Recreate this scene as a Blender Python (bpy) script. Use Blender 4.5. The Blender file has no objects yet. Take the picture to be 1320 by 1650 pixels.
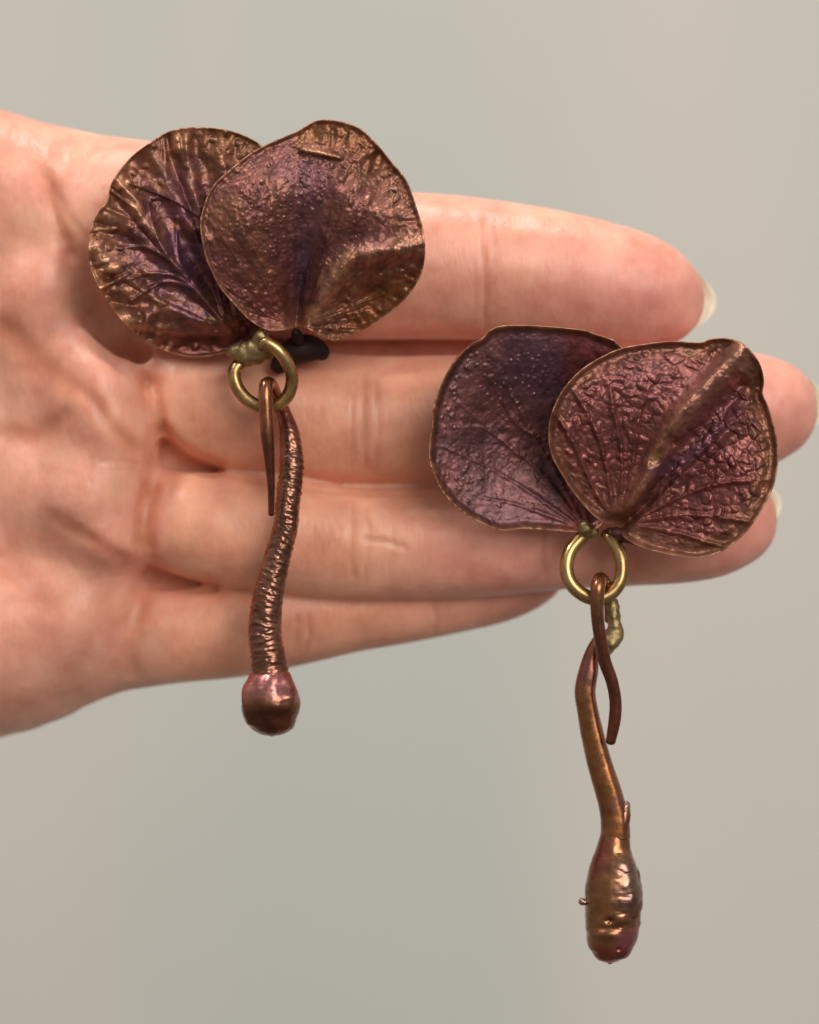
import bpy, math
import numpy as np
from mathutils import Vector

# ------------------------------------------------------------------ camera
PXMM = 13.0            # photograph pixels per millimetre in the plane of the earrings
CAMD = 350.0           # mm from lens to that plane
scene = bpy.context.scene
cam_d = bpy.data.cameras.new('camera')
cam = bpy.data.objects.new('camera', cam_d)
scene.collection.objects.link(cam)
cam.location = (0, -CAMD / 1000, 0)
cam.rotation_euler = (math.radians(90), 0, 0)
cam_d.sensor_fit = 'HORIZONTAL'
cam_d.sensor_width = 36.0
cam_d.lens = 36.0 * CAMD / (1320 / PXMM)
cam_d.clip_start = 0.01
cam_d.clip_end = 20
cam_d.dof.use_dof = True
cam_d.dof.focus_distance = 0.342
cam_d.dof.aperture_fstop = cam_d.lens / 9.0      # 9 mm opening
scene.camera = cam
scene.render.resolution_x = 819
scene.render.resolution_y = 1024

# ------------------------------------------------------------------ room light
world = bpy.data.worlds.new('World')
scene.world = world
world.use_nodes = True
wn = world.node_tree
bg = wn.nodes['Background']
wtc = wn.nodes.new('ShaderNodeTexCoord'); wsep = wn.nodes.new('ShaderNodeSeparateXYZ'); wr_ = wn.nodes.new('ShaderNodeValToRGB')
wma = wn.nodes.new('ShaderNodeMath'); wma.operation = 'MULTIPLY_ADD'; wma.inputs[1].default_value = 0.5; wma.inputs[2].default_value = 0.5
wn.links.new(wtc.outputs['Generated'], wsep.inputs[0]); wn.links.new(wsep.outputs['Z'], wma.inputs[0]); wn.links.new(wma.outputs[0], wr_.inputs['Fac'])
e = wr_.color_ramp.elements            # dim floor, pale walls, pale ceiling of an ordinary lit room
e[0].position = 0.15; e[0].color = (0.16, 0.13, 0.105, 1)
e[1].position = 0.75; e[1].color = (0.42, 0.405, 0.385, 1)
wn.links.new(wr_.outputs['Color'], bg.inputs[0])
bg.inputs[1].default_value = 0.88

def area(name, loc, target, size, power, col):
    l = bpy.data.lights.new(name, 'AREA')
    l.shape = 'DISK'
    l.size = size
    l.energy = power
    l.color = col
    o = bpy.data.objects.new(name, l)
    scene.collection.objects.link(o)
    o.location = loc
    o.rotation_euler = (Vector(target) - Vector(loc)).to_track_quat('-Z', 'Y').to_euler()
    return o

area('room_lamp', (0.42, -1.00, 0.42), (0, 0.0, 0), 0.75, 7.8, (1.0, 0.94, 0.88))
area('ceiling_lamp', (-0.42, -0.28, 0.80), (0, 0.0, 0), 0.10, 2.6, (1.0, 0.96, 0.91))
area('ceiling_lamp', (0.05, 0.0, 0.90), (0, 0.0, 0), 0.18, 3.4, (1.0, 0.95, 0.90))

vs = scene.view_settings
vs.view_transform = 'Standard'
vs.look = 'None'
vs.exposure = 0.16
vs.gamma = 1.0
vs.use_curve_mapping = False
scene.cycles.use_denoising = True
scene.cycles.max_bounces = 8

# ------------------------------------------------------------------ helpers
rng = np.random.RandomState(7)

def W(px, py, d):
    """photo pixel + depth (mm in front of the reference plane) -> mm in the scene"""
    px = np.asarray(px, float); py = np.asarray(py, float); d = np.asarray(d, float)
    s = (CAMD - d) / CAMD / PXMM
    return np.stack([(px - 660) * s, -d + 0 * px, (825 - py) * s], -1)

def unW(p):
    d = -p[:, 1]
    s = (CAMD - d) / CAMD / PXMM
    return p[:, 0] / s + 660, 825 - p[:, 2] / s

def catmull(pts, n, closed=False):
    P = np.asarray(pts, float)
    m = len(P)
    if closed:
        seg = m
        ex = lambda i: P[i % m]
    else:
        seg = m - 1
        ex = lambda i: P[min(max(i, 0), m - 1)]
    out = []
    for i in range(seg):
        a, b, c, d = ex(i - 1), ex(i), ex(i + 1), ex(i + 2)
        for t in np.arange(n) / n:
            out.append(0.5 * (2 * b + (c - a) * t + (2 * a - 5 * b + 4 * c - d) * t * t + (3 * b - a - 3 * c + d) * t ** 3))
    if not closed:
        out.append(P[-1])
    return np.array(out)

def resample(P, n, closed=False, dims=2):
    Q = np.vstack([P, P[:1]]) if closed else P
    L = np.r_[0, np.cumsum(np.linalg.norm(np.diff(Q[:, :dims], axis=0), axis=1))]
    s = np.linspace(0, L[-1], n + 1)[:-1] if closed else np.linspace(0, L[-1], n)
    return np.stack([np.interp(s, L, Q[:, k]) for k in range(Q.shape[1])], -1)

def sstep(a, b, x):
    t = np.clip((x - a) / (b - a), 0, 1)
    return t * t * (3 - 2 * t)

def hash2(ix, iy, s):
    h = np.sin(ix * 127.1 + iy * 311.7 + s * 74.7) * 43758.5453
    return h - np.floor(h)

def vnoise(x, y, s=0):
    ix = np.floor(x); iy = np.floor(y)
    fx = x - ix; fy = y - iy
    u = fx * fx * fx * (fx * (fx * 6 - 15) + 10); v = fy * fy * fy * (fy * (fy * 6 - 15) + 10)
    a = hash2(ix, iy, s); b = hash2(ix + 1, iy, s); c = hash2(ix, iy + 1, s); d = hash2(ix + 1, iy + 1, s)
    return (a + (b - a) * u + (c - a) * v + (a - b - c + d) * u * v) * 2 - 1

def fbm(x, y, s=0, o=4):
    r = 0; a = 1; n = 0
    for k in range(o):
        r = r + a * vnoise(x, y, s + k * 13); n += a
        # rotate a little each octave so that the lattice does not show
        x, y = 2.03 * (x * .8 - y * .6), 2.03 * (x * .6 + y * .8); a *= .5
    return r / n

def worley(x, y, s=0):
    """F1, F2 distances and a random value per cell"""
    ix = np.floor(x); iy = np.floor(y)
    f1 = np.full(x.shape, 9.); f2 = np.full(x.shape, 9.); idv = np.zeros(x.shape)
    for dx in (-1, 0, 1):
        for dy in (-1, 0, 1):
            cx = ix + dx; cy = iy + dy
            px = cx + .15 + .7 * hash2(cx, cy, s); py = cy + .15 + .7 * hash2(cx, cy, s + 5)
            d = np.hypot(x - px, y - py)
            nearer = d < f1
            f2 = np.where(nearer, f1, np.minimum(f2, d))
            idv = np.where(nearer, hash2(cx, cy, s + 9), idv)
            f1 = np.where(nearer, d, f1)
    return f1, f2, idv

def pline(x, y, poly):
    """distance, signed side (+ left of travel on screen), parameter 0..1 along the polyline"""
    P = catmull(poly, 6) if len(poly) > 2 else np.asarray(poly, float)
    best = np.full(x.shape, 1e9); side = np.zeros(x.shape); par = np.zeros(x.shape)
    L = np.r_[0, np.cumsum(np.linalg.norm(np.diff(P, axis=0), axis=1))]
    for i in range(len(P) - 1):
        a = P[i]; b = P[i + 1]; ab = b - a; l2 = ab @ ab
        t = np.clip(((x - a[0]) * ab[0] + (y - a[1]) * ab[1]) / l2, 0, 1)
        dx = x - a[0] - t * ab[0]; dy = y - a[1] - t * ab[1]
        d = np.hypot(dx, dy)
        m = d < best
        best = np.where(m, d, best)
        side = np.where(m, np.sign(ab[0] * (y - a[1]) - ab[1] * (x - a[0])), side)
        par = np.where(m, (L[i] + t * (L[i + 1] - L[i])) / L[-1], par)
    return best, -side, par

def ridge(x, y, poly, w, h, w2=None, h2=None):
    d, s, t = pline(x, y, poly)
    ww = w + ((w if w2 is None else w2) - w) * t
    hh = h + ((h if h2 is None else h2) - h) * t
    return hh * np.exp(-(d / ww) ** 2)

def mesh_obj(name, V, F, mat, parent=None, smooth=True, attrs=None):
    """V in millimetres"""
    me = bpy.data.meshes.new(name)
    me.from_pydata([tuple(v) for v in (np.asarray(V) * 0.001)], [], F if isinstance(F, list) else F.tolist())
    me.update()
    if smooth:
        me.polygons.foreach_set('use_smooth', np.ones(len(me.polygons), bool))
    for k, a in (attrs or {}).items():
        if a.ndim == 2:
            at = me.color_attributes.new(k, 'FLOAT_COLOR', 'POINT')
            c = np.ones((len(V), 4), np.float32); c[:, :3] = a
            at.data.foreach_set('color', c.ravel())
        else:
            at = me.attributes.new(k, 'FLOAT', 'POINT')
            at.data.foreach_set('value', a.astype(np.float32))
    if mat:
        me.materials.append(mat)
    o = bpy.data.objects.new(name, me)
    scene.collection.objects.link(o)
    o.parent = parent
    return o

def empty(name, loc_mm, label, cat, group=None):
    o = bpy.data.objects.new(name, None)
    o.empty_display_size = 0.01
    scene.collection.objects.link(o)
    o['label'] = label; o['category'] = cat
    if group:
        o['group'] = group
    return o

# ------------------------------------------------------------------ materials
def new_mat(name):
    m = bpy.data.materials.new(name)
    m.use_nodes = True
    nt = m.node_tree
    return m, nt, nt.nodes['Principled BSDF']

def N(nt, t, **kw):
    n = nt.nodes.new(t)
    for k, v in kw.items():
        if k.startswith('i_'):
            n.inputs[k[2:].replace('_', ' ')].default_value = v
        else:
            setattr(n, k, v)
    return n

def metal_mat(name, metallic=0.75, rough=0.36, fine=2600, bump=0.25, base=None, coat=0.0, bdist=0.00012):
    m, nt, b = new_mat(name)
    L = nt.links
    tc = N(nt, 'ShaderNodeTexCoord')
    n1 = N(nt, 'ShaderNodeTexNoise', i_Scale=fine, i_Detail=5.0, i_Roughness=0.6)
    n2 = N(nt, 'ShaderNodeTexNoise', i_Scale=fine * 0.28, i_Detail=4.0)
    L.new(tc.outputs['Object'], n1.inputs['Vector']); L.new(tc.outputs['Object'], n2.inputs['Vector'])
    mix = N(nt, 'ShaderNodeMix', data_type='RGBA', blend_type='MULTIPLY')
    mix.inputs['Factor'].default_value = 1.0
    if base is None:
        a = N(nt, 'ShaderNodeAttribute', attribute_name='Col')
        L.new(a.outputs['Color'], mix.inputs['A'])
    else:
        mix.inputs['A'].default_value = (*base, 1)
    cr = N(nt, 'ShaderNodeMapRange')
    cr.inputs['From Min'].default_value = 0.3; cr.inputs['From Max'].default_value = 0.7
    cr.inputs['To Min'].default_value = 0.62; cr.inputs['To Max'].default_value = 1.35
    L.new(n2.outputs['Fac'], cr.inputs['Value'])
    L.new(cr.outputs['Result'], mix.inputs['B'])
    L.new(mix.outputs['Result'], b.inputs['Base Color'])
    rr = N(nt, 'ShaderNodeMapRange')
    rr.inputs['From Min'].default_value = 0.3; rr.inputs['From Max'].default_value = 0.7
    rr.inputs['To Min'].default_value = rough - 0.09; rr.inputs['To Max'].default_value = rough + 0.13
    L.new(n1.outputs['Fac'], rr.inputs['Value'])
    L.new(rr.outputs['Result'], b.inputs['Roughness'])
    b.inputs['Metallic'].default_value = metallic
    b.inputs['Coat Weight'].default_value = coat
    b.inputs['Coat Roughness'].default_value = 0.28
    bp = N(nt, 'ShaderNodeBump')
    bp.inputs['Strength'].default_value = bump
    bp.inputs['Distance'].default_value = bdist
    L.new(n1.outputs['Fac'], bp.inputs['Height'])
    L.new(bp.outputs['Normal'], b.inputs['Normal'])
    return m

M_PETAL = metal_mat('patina_copper', 0.66, 0.41, 2400, 0.35, coat=0.18, bdist=0.00012)
M_STEM = metal_mat('patina_copper_stem', 0.92, 0.24, 1500, 0.12, coat=0.3)
M_BRASS = metal_mat('antique_brass', 0.95, 0.27, 1200, 0.12, base=(0.44, 0.285, 0.12))
M_BRASS_DULL = metal_mat('tarnished_brass_solder', 0.8, 0.38, 1500, 0.4, base=(0.29, 0.21, 0.095), bdist=0.0003)
M_BLACK = metal_mat('blackened_steel', 0.5, 0.6, 900, 0.2, base=(0.03, 0.012, 0.01))

def skin_mat():
    m, nt, b = new_mat('skin')
    L = nt.links
    tc = N(nt, 'ShaderNodeTexCoord')
    at = N(nt, 'ShaderNodeAttribute', attribute_name='Col')
    n = N(nt, 'ShaderNodeTexNoise', i_Scale=170.0, i_Detail=5.0, i_Roughness=0.6)
    L.new(tc.outputs['Object'], n.inputs['Vector'])
    cr = N(nt, 'ShaderNodeValToRGB')
    cr.color_ramp.elements[0].position = 0.32; cr.color_ramp.elements[0].color = (0.86, 0.74, 0.70, 1)
    cr.color_ramp.elements[1].position = 0.68; cr.color_ramp.elements[1].color = (1.08, 1.12, 1.10, 1)
    L.new(n.outputs['Fac'], cr.inputs['Fac'])
    mx = N(nt, 'ShaderNodeMix', data_type='RGBA', blend_type='MULTIPLY')
    mx.inputs['Factor'].default_value = 1.0
    L.new(at.outputs['Color'], mx.inputs['A']); L.new(cr.outputs['Color'], mx.inputs['B'])
    L.new(mx.outputs['Result'], b.inputs['Base Color'])
    b.inputs['Subsurface Weight'].default_value = 0.85
    b.inputs['Subsurface Radius'].default_value = (1.0, 0.32, 0.16)
    b.inputs['Subsurface Scale'].default_value = 0.0020
    b.inputs['Roughness'].default_value = 0.41
    b.inputs['Specular IOR Level'].default_value = 0.42
    # fine skin lines and pores
    mp = N(nt, 'ShaderNodeMapping'); mp.inputs['Scale'].default_value = (1.0, 1.0, 0.35)
    L.new(tc.outputs['Object'], mp.inputs['Vector'])
    v = N(nt, 'ShaderNodeTexVoronoi', feature='DISTANCE_TO_EDGE', i_Scale=1100.0)
    L.new(mp.outputs['Vector'], v.inputs['Vector'])
    n2 = N(nt, 'ShaderNodeTexNoise', i_Scale=700.0, i_Detail=4.0)
    L.new(mp.outputs['Vector'], n2.inputs['Vector'])
    ad = N(nt, 'ShaderNodeMath', operation='MULTIPLY_ADD'); ad.inputs[1].default_value = 0.6
    L.new(v.outputs['Distance'], ad.inputs[0]); L.new(n2.outputs['Fac'], ad.inputs[2])
    bp = N(nt, 'ShaderNodeBump'); bp.inputs['Strength'].default_value = 0.45; bp.inputs['Distance'].default_value = 0.0002
    L.new(ad.outputs['Value'], bp.inputs['Height'])
    L.new(bp.outputs['Normal'], b.inputs['Normal'])
    return m
M_SKIN = skin_mat()

def nail_mat():
    m, nt, b = new_mat('nail')
    b.inputs['Base Color'].default_value = (0.86, 0.80, 0.64, 1)
    b.inputs['Subsurface Weight'].default_value = 0.5
    b.inputs['Subsurface Radius'].default_value = (1.0, 0.9, 0.7)
    b.inputs['Subsurface Scale'].default_value = 0.001
    b.inputs['Roughness'].default_value = 0.28
    tc = N(nt, 'ShaderNodeTexCoord')
    n = N(nt, 'ShaderNodeTexNoise', i_Scale=900.0)
    nt.links.new(tc.outputs['Object'], n.inputs['Vector'])
    bp = N(nt, 'ShaderNodeBump'); bp.inputs['Strength'].default_value = 0.1; bp.inputs['Distance'].default_value = 0.0001
    nt.links.new(n.outputs['Fac'], bp.inputs['Height']); nt.links.new(bp.outputs['Normal'], b.inputs['Normal'])
    return m
M_NAIL = nail_mat()

def wall_mat():
    m, nt, b = new_mat('wall_paint')
    L = nt.links
    tc = N(nt, 'ShaderNodeTexCoord')
    mp = N(nt, 'ShaderNodeMapping'); mp.inputs['Scale'].default_value = (1.0, 1.0, 0.16)
    L.new(tc.outputs['Object'], mp.inputs['Vector'])
    n = N(nt, 'ShaderNodeTexNoise', i_Scale=7.0, i_Detail=2.0)
    L.new(mp.outputs['Vector'], n.inputs['Vector'])
    cr = N(nt, 'ShaderNodeValToRGB')
    cr.color_ramp.elements[0].position = 0.3; cr.color_ramp.elements[0].color = (0.63, 0.645, 0.60, 1)
    cr.color_ramp.elements[1].position = 0.7; cr.color_ramp.elements[1].color = (0.735, 0.705, 0.645, 1)
    L.new(n.outputs['Fac'], cr.inputs['Fac'])
    L.new(cr.outputs['Color'], b.inputs['Base Color'])
    b.inputs['Roughness'].default_value = 0.75
    n2 = N(nt, 'ShaderNodeTexNoise', i_Scale=300.0)
    L.new(tc.outputs['Object'], n2.inputs['Vector'])
    bp = N(nt, 'ShaderNodeBump'); bp.inputs['Strength'].default_value = 0.2; bp.inputs['Distance'].default_value = 0.001
    L.new(n2.outputs['Fac'], bp.inputs['Height']); L.new(bp.outputs['Normal'], b.inputs['Normal'])
    return m

# ------------------------------------------------------------------ wall
wl = mesh_obj('wall', [(-1600, 800, -1300), (1600, 800, -1300), (1600, 800, 1600), (-1600, 800, 1600),
                       (-1600, 860, -1300), (1600, 860, -1300), (1600, 860, 1600), (-1600, 860, 1600)],
              [(0, 1, 2, 3), (5, 4, 7, 6), (4, 0, 3, 7), (1, 5, 6, 2), (3, 2, 6, 7), (4, 5, 1, 0)], wall_mat(), smooth=False)
wl['kind'] = 'structure'

# ------------------------------------------------------------------ hand: signed distance field -> one mesh
def chain(pts, n=4):
    """pts: (px, py, r_px, depth of the axis in mm) -> dense (x,y,z,r) in mm"""
    C = catmull(pts, n)
    p = W(C[:, 0], C[:, 1], C[:, 3])
    r = C[:, 2] * (CAMD - C[:, 3]) / CAMD / PXMM
    return np.c_[p, r]

FINGERS = {
    'index': chain([(-60, 335, 150, -15), (110, 358, 146, -12), (200, 374, 150, -10.5), (320, 390, 148, -9.5), (500, 414, 133, -9), (620, 427, 120, -9.5),
                    (700, 429, 117, -9.5), (785, 435, 113, -9.5), (880, 447, 110, -9.5), (980, 464, 103, -9.5), (1030, 474, 93, -9.5), (1058, 481, 77, -9.5)], 3),
    'middle': chain([(60, 640, 105, -14), (225, 640, 98, -11), (330, 656, 103, -9.5), (440, 666, 103, -9.5), (560, 679, 107, -10), (640, 680, 106, -10),
                     (760, 678, 106, -10), (900, 672, 101, -10.5), (1030, 666, 104, -10.5), (1150, 662, 99, -10.5), (1205, 662, 94, -10.5), (1234, 660, 83, -10.5)], 3),
    'ring': chain([(60, 830, 95, -14), (215, 838, 82, -10.5), (320, 848, 94, -8.5), (420, 858, 97, -8.5), (540, 874, 94, -8.5), (620, 877, 92, -8.5),
                   (760, 872, 92, -8.5), (900, 862, 88, -9), (1000, 856, 89, -9), (1090, 850, 90, -9), (1140, 845, 87, -9), (1174, 838, 78, -9)], 3),
    'pinky': chain([(40, 1035, 105, -16), (190, 1028, 86, -14.5), (280, 1016, 85, -12.5), (380, 1006, 85, -12.5), (480, 988, 83, -13), (560, 971, 81, -13.5),
                    (640, 956, 82, -14), (720, 942, 80, -14.5), (790, 928, 78, -15), (830, 918, 72, -15), (848, 912, 66, -15)], 3),
}
THUMB = chain([(-620, 620, 200, -18), (-470, 250, 160, -10), (-400, -20, 128, -4), (-350, -260, 118, 0), (-325, -390, 100, 2), (-318, -430, 84, 2)], 3)
PALM = [
    chain([(90, 352, 138, -14), (-150, 400, 185, -19), (-420, 520, 210, -22), (-800, 640, 250, -24), (-1300, 680, 250, -24)], 3),
    chain([(120, 600, 118, -12.0), (-100, 610, 190, -19), (-420, 660, 230, -23), (-800, 680, 250, -24)], 3),
    chain([(120, 790, 110, -11.0), (-100, 790, 185, -19), (-420, 780, 220, -23), (-800, 720, 250, -24)], 3),
    chain([(110, 1010, 125, -16), (0, 1005, 178, -19), (-150, 985, 215, -22), (-420, 900, 245, -24), (-800, 760, 260, -24), (-1300, 720, 255, -24)], 3),
    chain([(-620, 620, 200, -16), (-470, 330, 170, -14)], 3),
    chain([(140, 560, 55, -15), (300, 565, 40, -16), (560, 560, 26, -17.5), (1000, 562, 24, -17.5)], 2), chain([(140, 740, 55, -15), (300, 752, 46, -15.5), (470, 770, 36, -15.5)], 2), chain([(140, 930, 52, -15), (310, 945, 44, -16), (470, 960, 36, -16)], 2),
]
# hollows: the fold at the root of the index finger and the pits between the finger roots
CARVES = [
    (chain([(104, 392, 8, 1.0), (128, 440, 22, 0.8), (155, 495, 34, 0.8), (190, 545, 38, 0.4), (228, 580, 30, -1.0), (242, 612, 14, -2.5)], 2), 2.0),
    (chain([(140, 480, 18, -1.5), (160, 510, 24, -3.0), (192, 552, 28, -4.5), (228, 584, 25, -7)], 2), 1.6),
    (chain([(262, 705, 10, -2.5), (270, 722, 14, -1.5), (325, 747, 6, -3.5)], 2), 1.6),
    *[(chain([(266, 712, 8, q), (272, 724, 13, q), (298, 741, 10, q - 1), (350, 756, 4, q - 2)], 2), 2.0) for q in (-1, -3.5, -6, -8.5)],
    (chain([(244, 915, 8, -3.0), (252, 928, 12, -2.2), (290, 940, 9, -3.2), (340, 948, 5, -5.0)], 2), 1.6),
    *[(chain([(246, 918, 7, q), (253, 928, 12, q), (284, 939, 9, q - 1), (345, 949, 4, q - 2)], 2), 2.0) for q in (-2, -4.5, -7, -9.5)],
    (chain([(400, 764, 5, -4.5), (520, 784, 7, -4.5), (640, 786, 10, -4.5), (760, 784, 11, -4.5), (900, 780, 8, -5.5)], 2), 1.0),
]
# pads of the palm at the roots of the fingers: (px, py, depth mm, rx, ry in px, rz mm)
PADS = [(70, 470, -9, 95, 130, 9.5, -0.45), (160, 625, -6.5, 82, 95, 9.0, -0.6), (180, 690, -5.6, 66, 56, 8, -0.5), (150, 795, -6.5, 90, 78, 9, 0.2), (178, 872, -7, 58, 50, 8, 0.0),
        (120, 985, -11, 95, 90, 9, 0.3), (0, 1030, -13, 150, 120, 11, 0.3), (-40, 280, -11, 120, 110, 9, 0)]

def sd_chain(p, C, margin=9.0):
    out = np.full(len(p), 60.0, np.float32)
    rm = C[:, 3].max() + margin
    l_ = C[:, :3].min(0) - rm; h_ = C[:, :3].max(0) + rm
    m = np.nonzero(((p > l_) & (p < h_)).all(1))[0]
    if not len(m):
        return out
    p = p[m]
    d = np.full(len(p), 60.0, np.float32)
    for a, b in zip(C[:-1], C[1:]):
        ab = (b[:3] - a[:3]).astype(np.float32); l2 = float(ab @ ab) + 1e-9
        q = p - a[:3].astype(np.float32)
        t = np.clip((q @ ab) / l2, 0, 1)
        q -= t[:, None] * ab
        e = np.sqrt(np.einsum('ij,ij->i', q, q)) - (a[3] + t * (b[3] - a[3])).astype(np.float32)
        np.minimum(d, e, out=d)
    out[m] = d
    return out

def smin(a, b, k):
    h = np.clip(0.5 + 0.5 * (b - a) / k, 0, 1)
    return b + (a - b) * h - k * h * (1 - h)

def hand_sdf(p):
    p = p.astype(np.float32)
    palm = None
    for C in PALM:
        d = sd_chain(p, C)
        palm = d if palm is None else smin(palm, d, 6.0)
    palm = smin(palm, sd_chain(p, THUMB), 7.0)
    for (x, y, dd, rx, ry, rz, ang) in PADS:
        c = W(x, y, dd).astype(np.float32)
        q = p - c
        ca, sa = math.cos(ang), math.sin(ang)
        u = (q[:, 0] * ca + q[:, 2] * sa) / (rx / PXMM); v = (-q[:, 0] * sa + q[:, 2] * ca) / (ry / PXMM); w = q[:, 1] / rz
        k0 = np.sqrt(u * u + v * v + w * w)
        k1 = np.sqrt((u / (rx / PXMM)) ** 2 + (v / (ry / PXMM)) ** 2 + (w / rz) ** 2) + 1e-6
        palm = smin(palm, k0 * (k0 - 1) / k1, 5.0)
    fi = None
    for k in ('index', 'middle', 'ring', 'pinky'):
        d = sd_chain(p, FINGERS[k])
        d = smin(d, palm, 2.2) if False else d
        fi = d if fi is None else smin(fi, d, 0.5)
    d = smin(fi, palm, 1.8)
    for C, k in CARVES:
        d = -smin(-d, sd_chain(p, C), k)
    return d

def surface_nets(f, lo, hi, h):
    ns = [int(math.ceil((hi[i] - lo[i]) / h)) + 1 for i in range(3)]
    ax = [lo[i] + h * np.arange(ns[i]) for i in range(3)]
    G = np.stack(np.meshgrid(*ax, indexing='ij'), -1).reshape(-1, 3)
    v = np.concatenate([f(G[i:i + 400000]) for i in range(0, len(G), 400000)]).reshape(ns)
    s = v < 0
    cells = np.zeros([n - 1 for n in ns], np.int32); acc = np.zeros([n - 1 for n in ns] + [3]); cnt = np.zeros([n - 1 for n in ns])
    import itertools
    corners = list(itertools.product((0, 1), repeat=3))
    sl = lambda c: tuple(slice(c[i], ns[i] - 1 + c[i]) for i in range(3))
    for a in corners:
        for k in range(3):
            if a[k] == 0:
                b = list(a); b[k] = 1; b = tuple(b)
                va = v[sl(a)]; vb = v[sl(b)]
                m = (va < 0) != (vb < 0)
                t = np.where(m, va / np.where(m, va - vb, 1), 0)
                for i in range(3):
                    acc[..., i] += np.where(m, a[i] + (t if i == k else 0), 0)
                cnt += m
    act = cnt > 0
    idx = -np.ones(act.shape, np.int64); idx[act] = np.arange(act.sum())
    ijk = np.argwhere(act)
    V = np.array(lo) + h * (ijk + acc[act] / cnt[act][:, None])
    F = []
    for k in range(3):
        o1, o2 = [(1, 2), (2, 0), (0, 1)][k]
        sa = [slice(1, ns[i] - 1) for i in range(3)]; sb = list(sa)
        sa[k] = slice(0, ns[k] - 1); sb[k] = slice(1, ns[k])
        A = s[tuple(sa)]; B = s[tuple(sb)]
        e = np.argwhere(A != B)
        flip = A[A != B]
        base = e.copy()
        for i in range(3):
            if i != k:
                base[:, i] += 1
        def at(d1, d2):
            q = base.copy(); q[:, o1] += d1; q[:, o2] += d2
            return idx[q[:, 0], q[:, 1], q[:, 2]]
        q = np.stack([at(-1, -1), at(0, -1), at(0, 0), at(-1, 0)], 1)
        q[~flip] = q[~flip][:, ::-1]
        F.append(q)
    return V, np.vstack(F)

def project(V, it=3):
    for _ in range(it):
        d = hand_sdf(V); e = 0.15
        g = np.stack([hand_sdf(V + np.eye(3)[i] * e) - d for i in range(3)], -1) / e
        g2 = np.maximum((g * g).sum(1), 0.25)
        V = V - np.clip(d / g2, -1.0, 1.0)[:, None] * g
    return V

def subdivide(V, F):
    o = mesh_obj('tmp', V * 1000, F, None)
    mod = o.modifiers.new('s', 'SUBSURF'); mod.levels = 1; mod.render_levels = 1
    dg = bpy.context.evaluated_depsgraph_get()
    me = o.evaluated_get(dg).to_mesh()
    n = len(me.vertices); co = np.empty(n * 3, np.float32); me.vertices.foreach_get('co', co)
    lv = np.empty(len(me.loops), np.int32); me.loops.foreach_get('vertex_index', lv)
    bpy.data.objects.remove(o)
    return co.reshape(-1, 3).astype(float), lv.reshape(-1, 4)

def vnormals(V, F):
    n = np.cross(V[F[:, 2]] - V[F[:, 0]], V[F[:, 3]] - V[F[:, 1]])
    o = np.zeros_like(V)
    for k in range(4):
        np.add.at(o, F[:, k], n)
    return o / (np.linalg.norm(o, axis=1)[:, None] + 1e-12)

lo = (-152.0, -16.0, -38.0); hi = (54.0, 42.0, 106.0)
HV, HF = surface_nets(hand_sdf, lo, hi, 0.85)
HV = project(HV, 2)
HV, HF = subdivide(HV, HF)
HV = project(HV, 1)
HN = vnormals(HV, HF)
if HN[np.argmax(HV[:, 0])][0] < 0:
    HF = HF[:, ::-1]; HN = -HN
hx, hy = unW(HV)
front = sstep(0.05, 0.5, -HN[:, 1])
# creases: polyline, half width px, depth mm
CREASES = [
    ([(70, 255), (80, 310), (98, 370), (125, 435)], 11, 0.55),
    ([(86, 300), (108, 345), (150, 395)], 6, 0.22), ([(66, 250), (60, 300), (74, 350)], 4, .12),
    ([(232, 590), (244, 635), (258, 685), (268, 722)], 12, 0.75),
    ([(258, 760), (241, 795), (233, 850), (238, 905)], 12, 0.7),
    ([(245, 930), (228, 975), (216, 1030), (208, 1100)], 16, 0.3),
    ([(-20, 505), (40, 560), (80, 597), (120, 625), (145, 650)], 22, 0.45),
    ([(125, 612), (150, 645), (185, 690), (235, 735)], 12, 0.45),
    ([(60, 820), (120, 856), (170, 886), (207, 906), (230, 900)], 13, 0.4),
    ([(-20, 700), (40, 705), (80, 690), (122, 645)], 16, 0.35),
    ([(-20, 880), (40, 940), (90, 1000)], 20, 0.3),
    ([(150, 745), (190, 742), (240, 748)], 3, .12), ([(150, 760), (200, 756), (245, 764)], 3, .10),
    ([(782, 335), (779, 400), (784, 470), (780, 545)], 4, 0.30), ([(796, 345), (799, 420), (795, 500)], 3, 0.15), ([(770, 350), (766, 430), (770, 520)], 3, .1),
    ([(505, 330), (500, 420), (505, 540)], 5, 0.3),
    ([(590, 590), (586, 660), (592, 770)], 4, 0.25), ([(606, 600), (611, 680), (604, 765)], 3, 0.2), ([(572, 610), (568, 690), (574, 760)], 3, 0.15),
    ([(572, 805), (566, 870), (573, 950)], 4, 0.25), ([(590, 810), (594, 870), (586, 955)], 3, 0.2), ([(580, 868), (620, 872), (660, 885)], 4, 0.25), ([(630, 815), (634, 880), (625, 940)], 3, .15),
    ([(478, 985), (482, 1010), (476, 1050)], 4, 0.2), ([(495, 980), (500, 1020), (492, 1060)], 3, .2),
    ([(880, 760), (876, 860), (882, 945)], 4, .2), ([(700, 965), (704, 1000), (698, 1030)], 4, .2),
]
disp = np.zeros(len(HV)); crease = np.zeros(len(HV))
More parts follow.
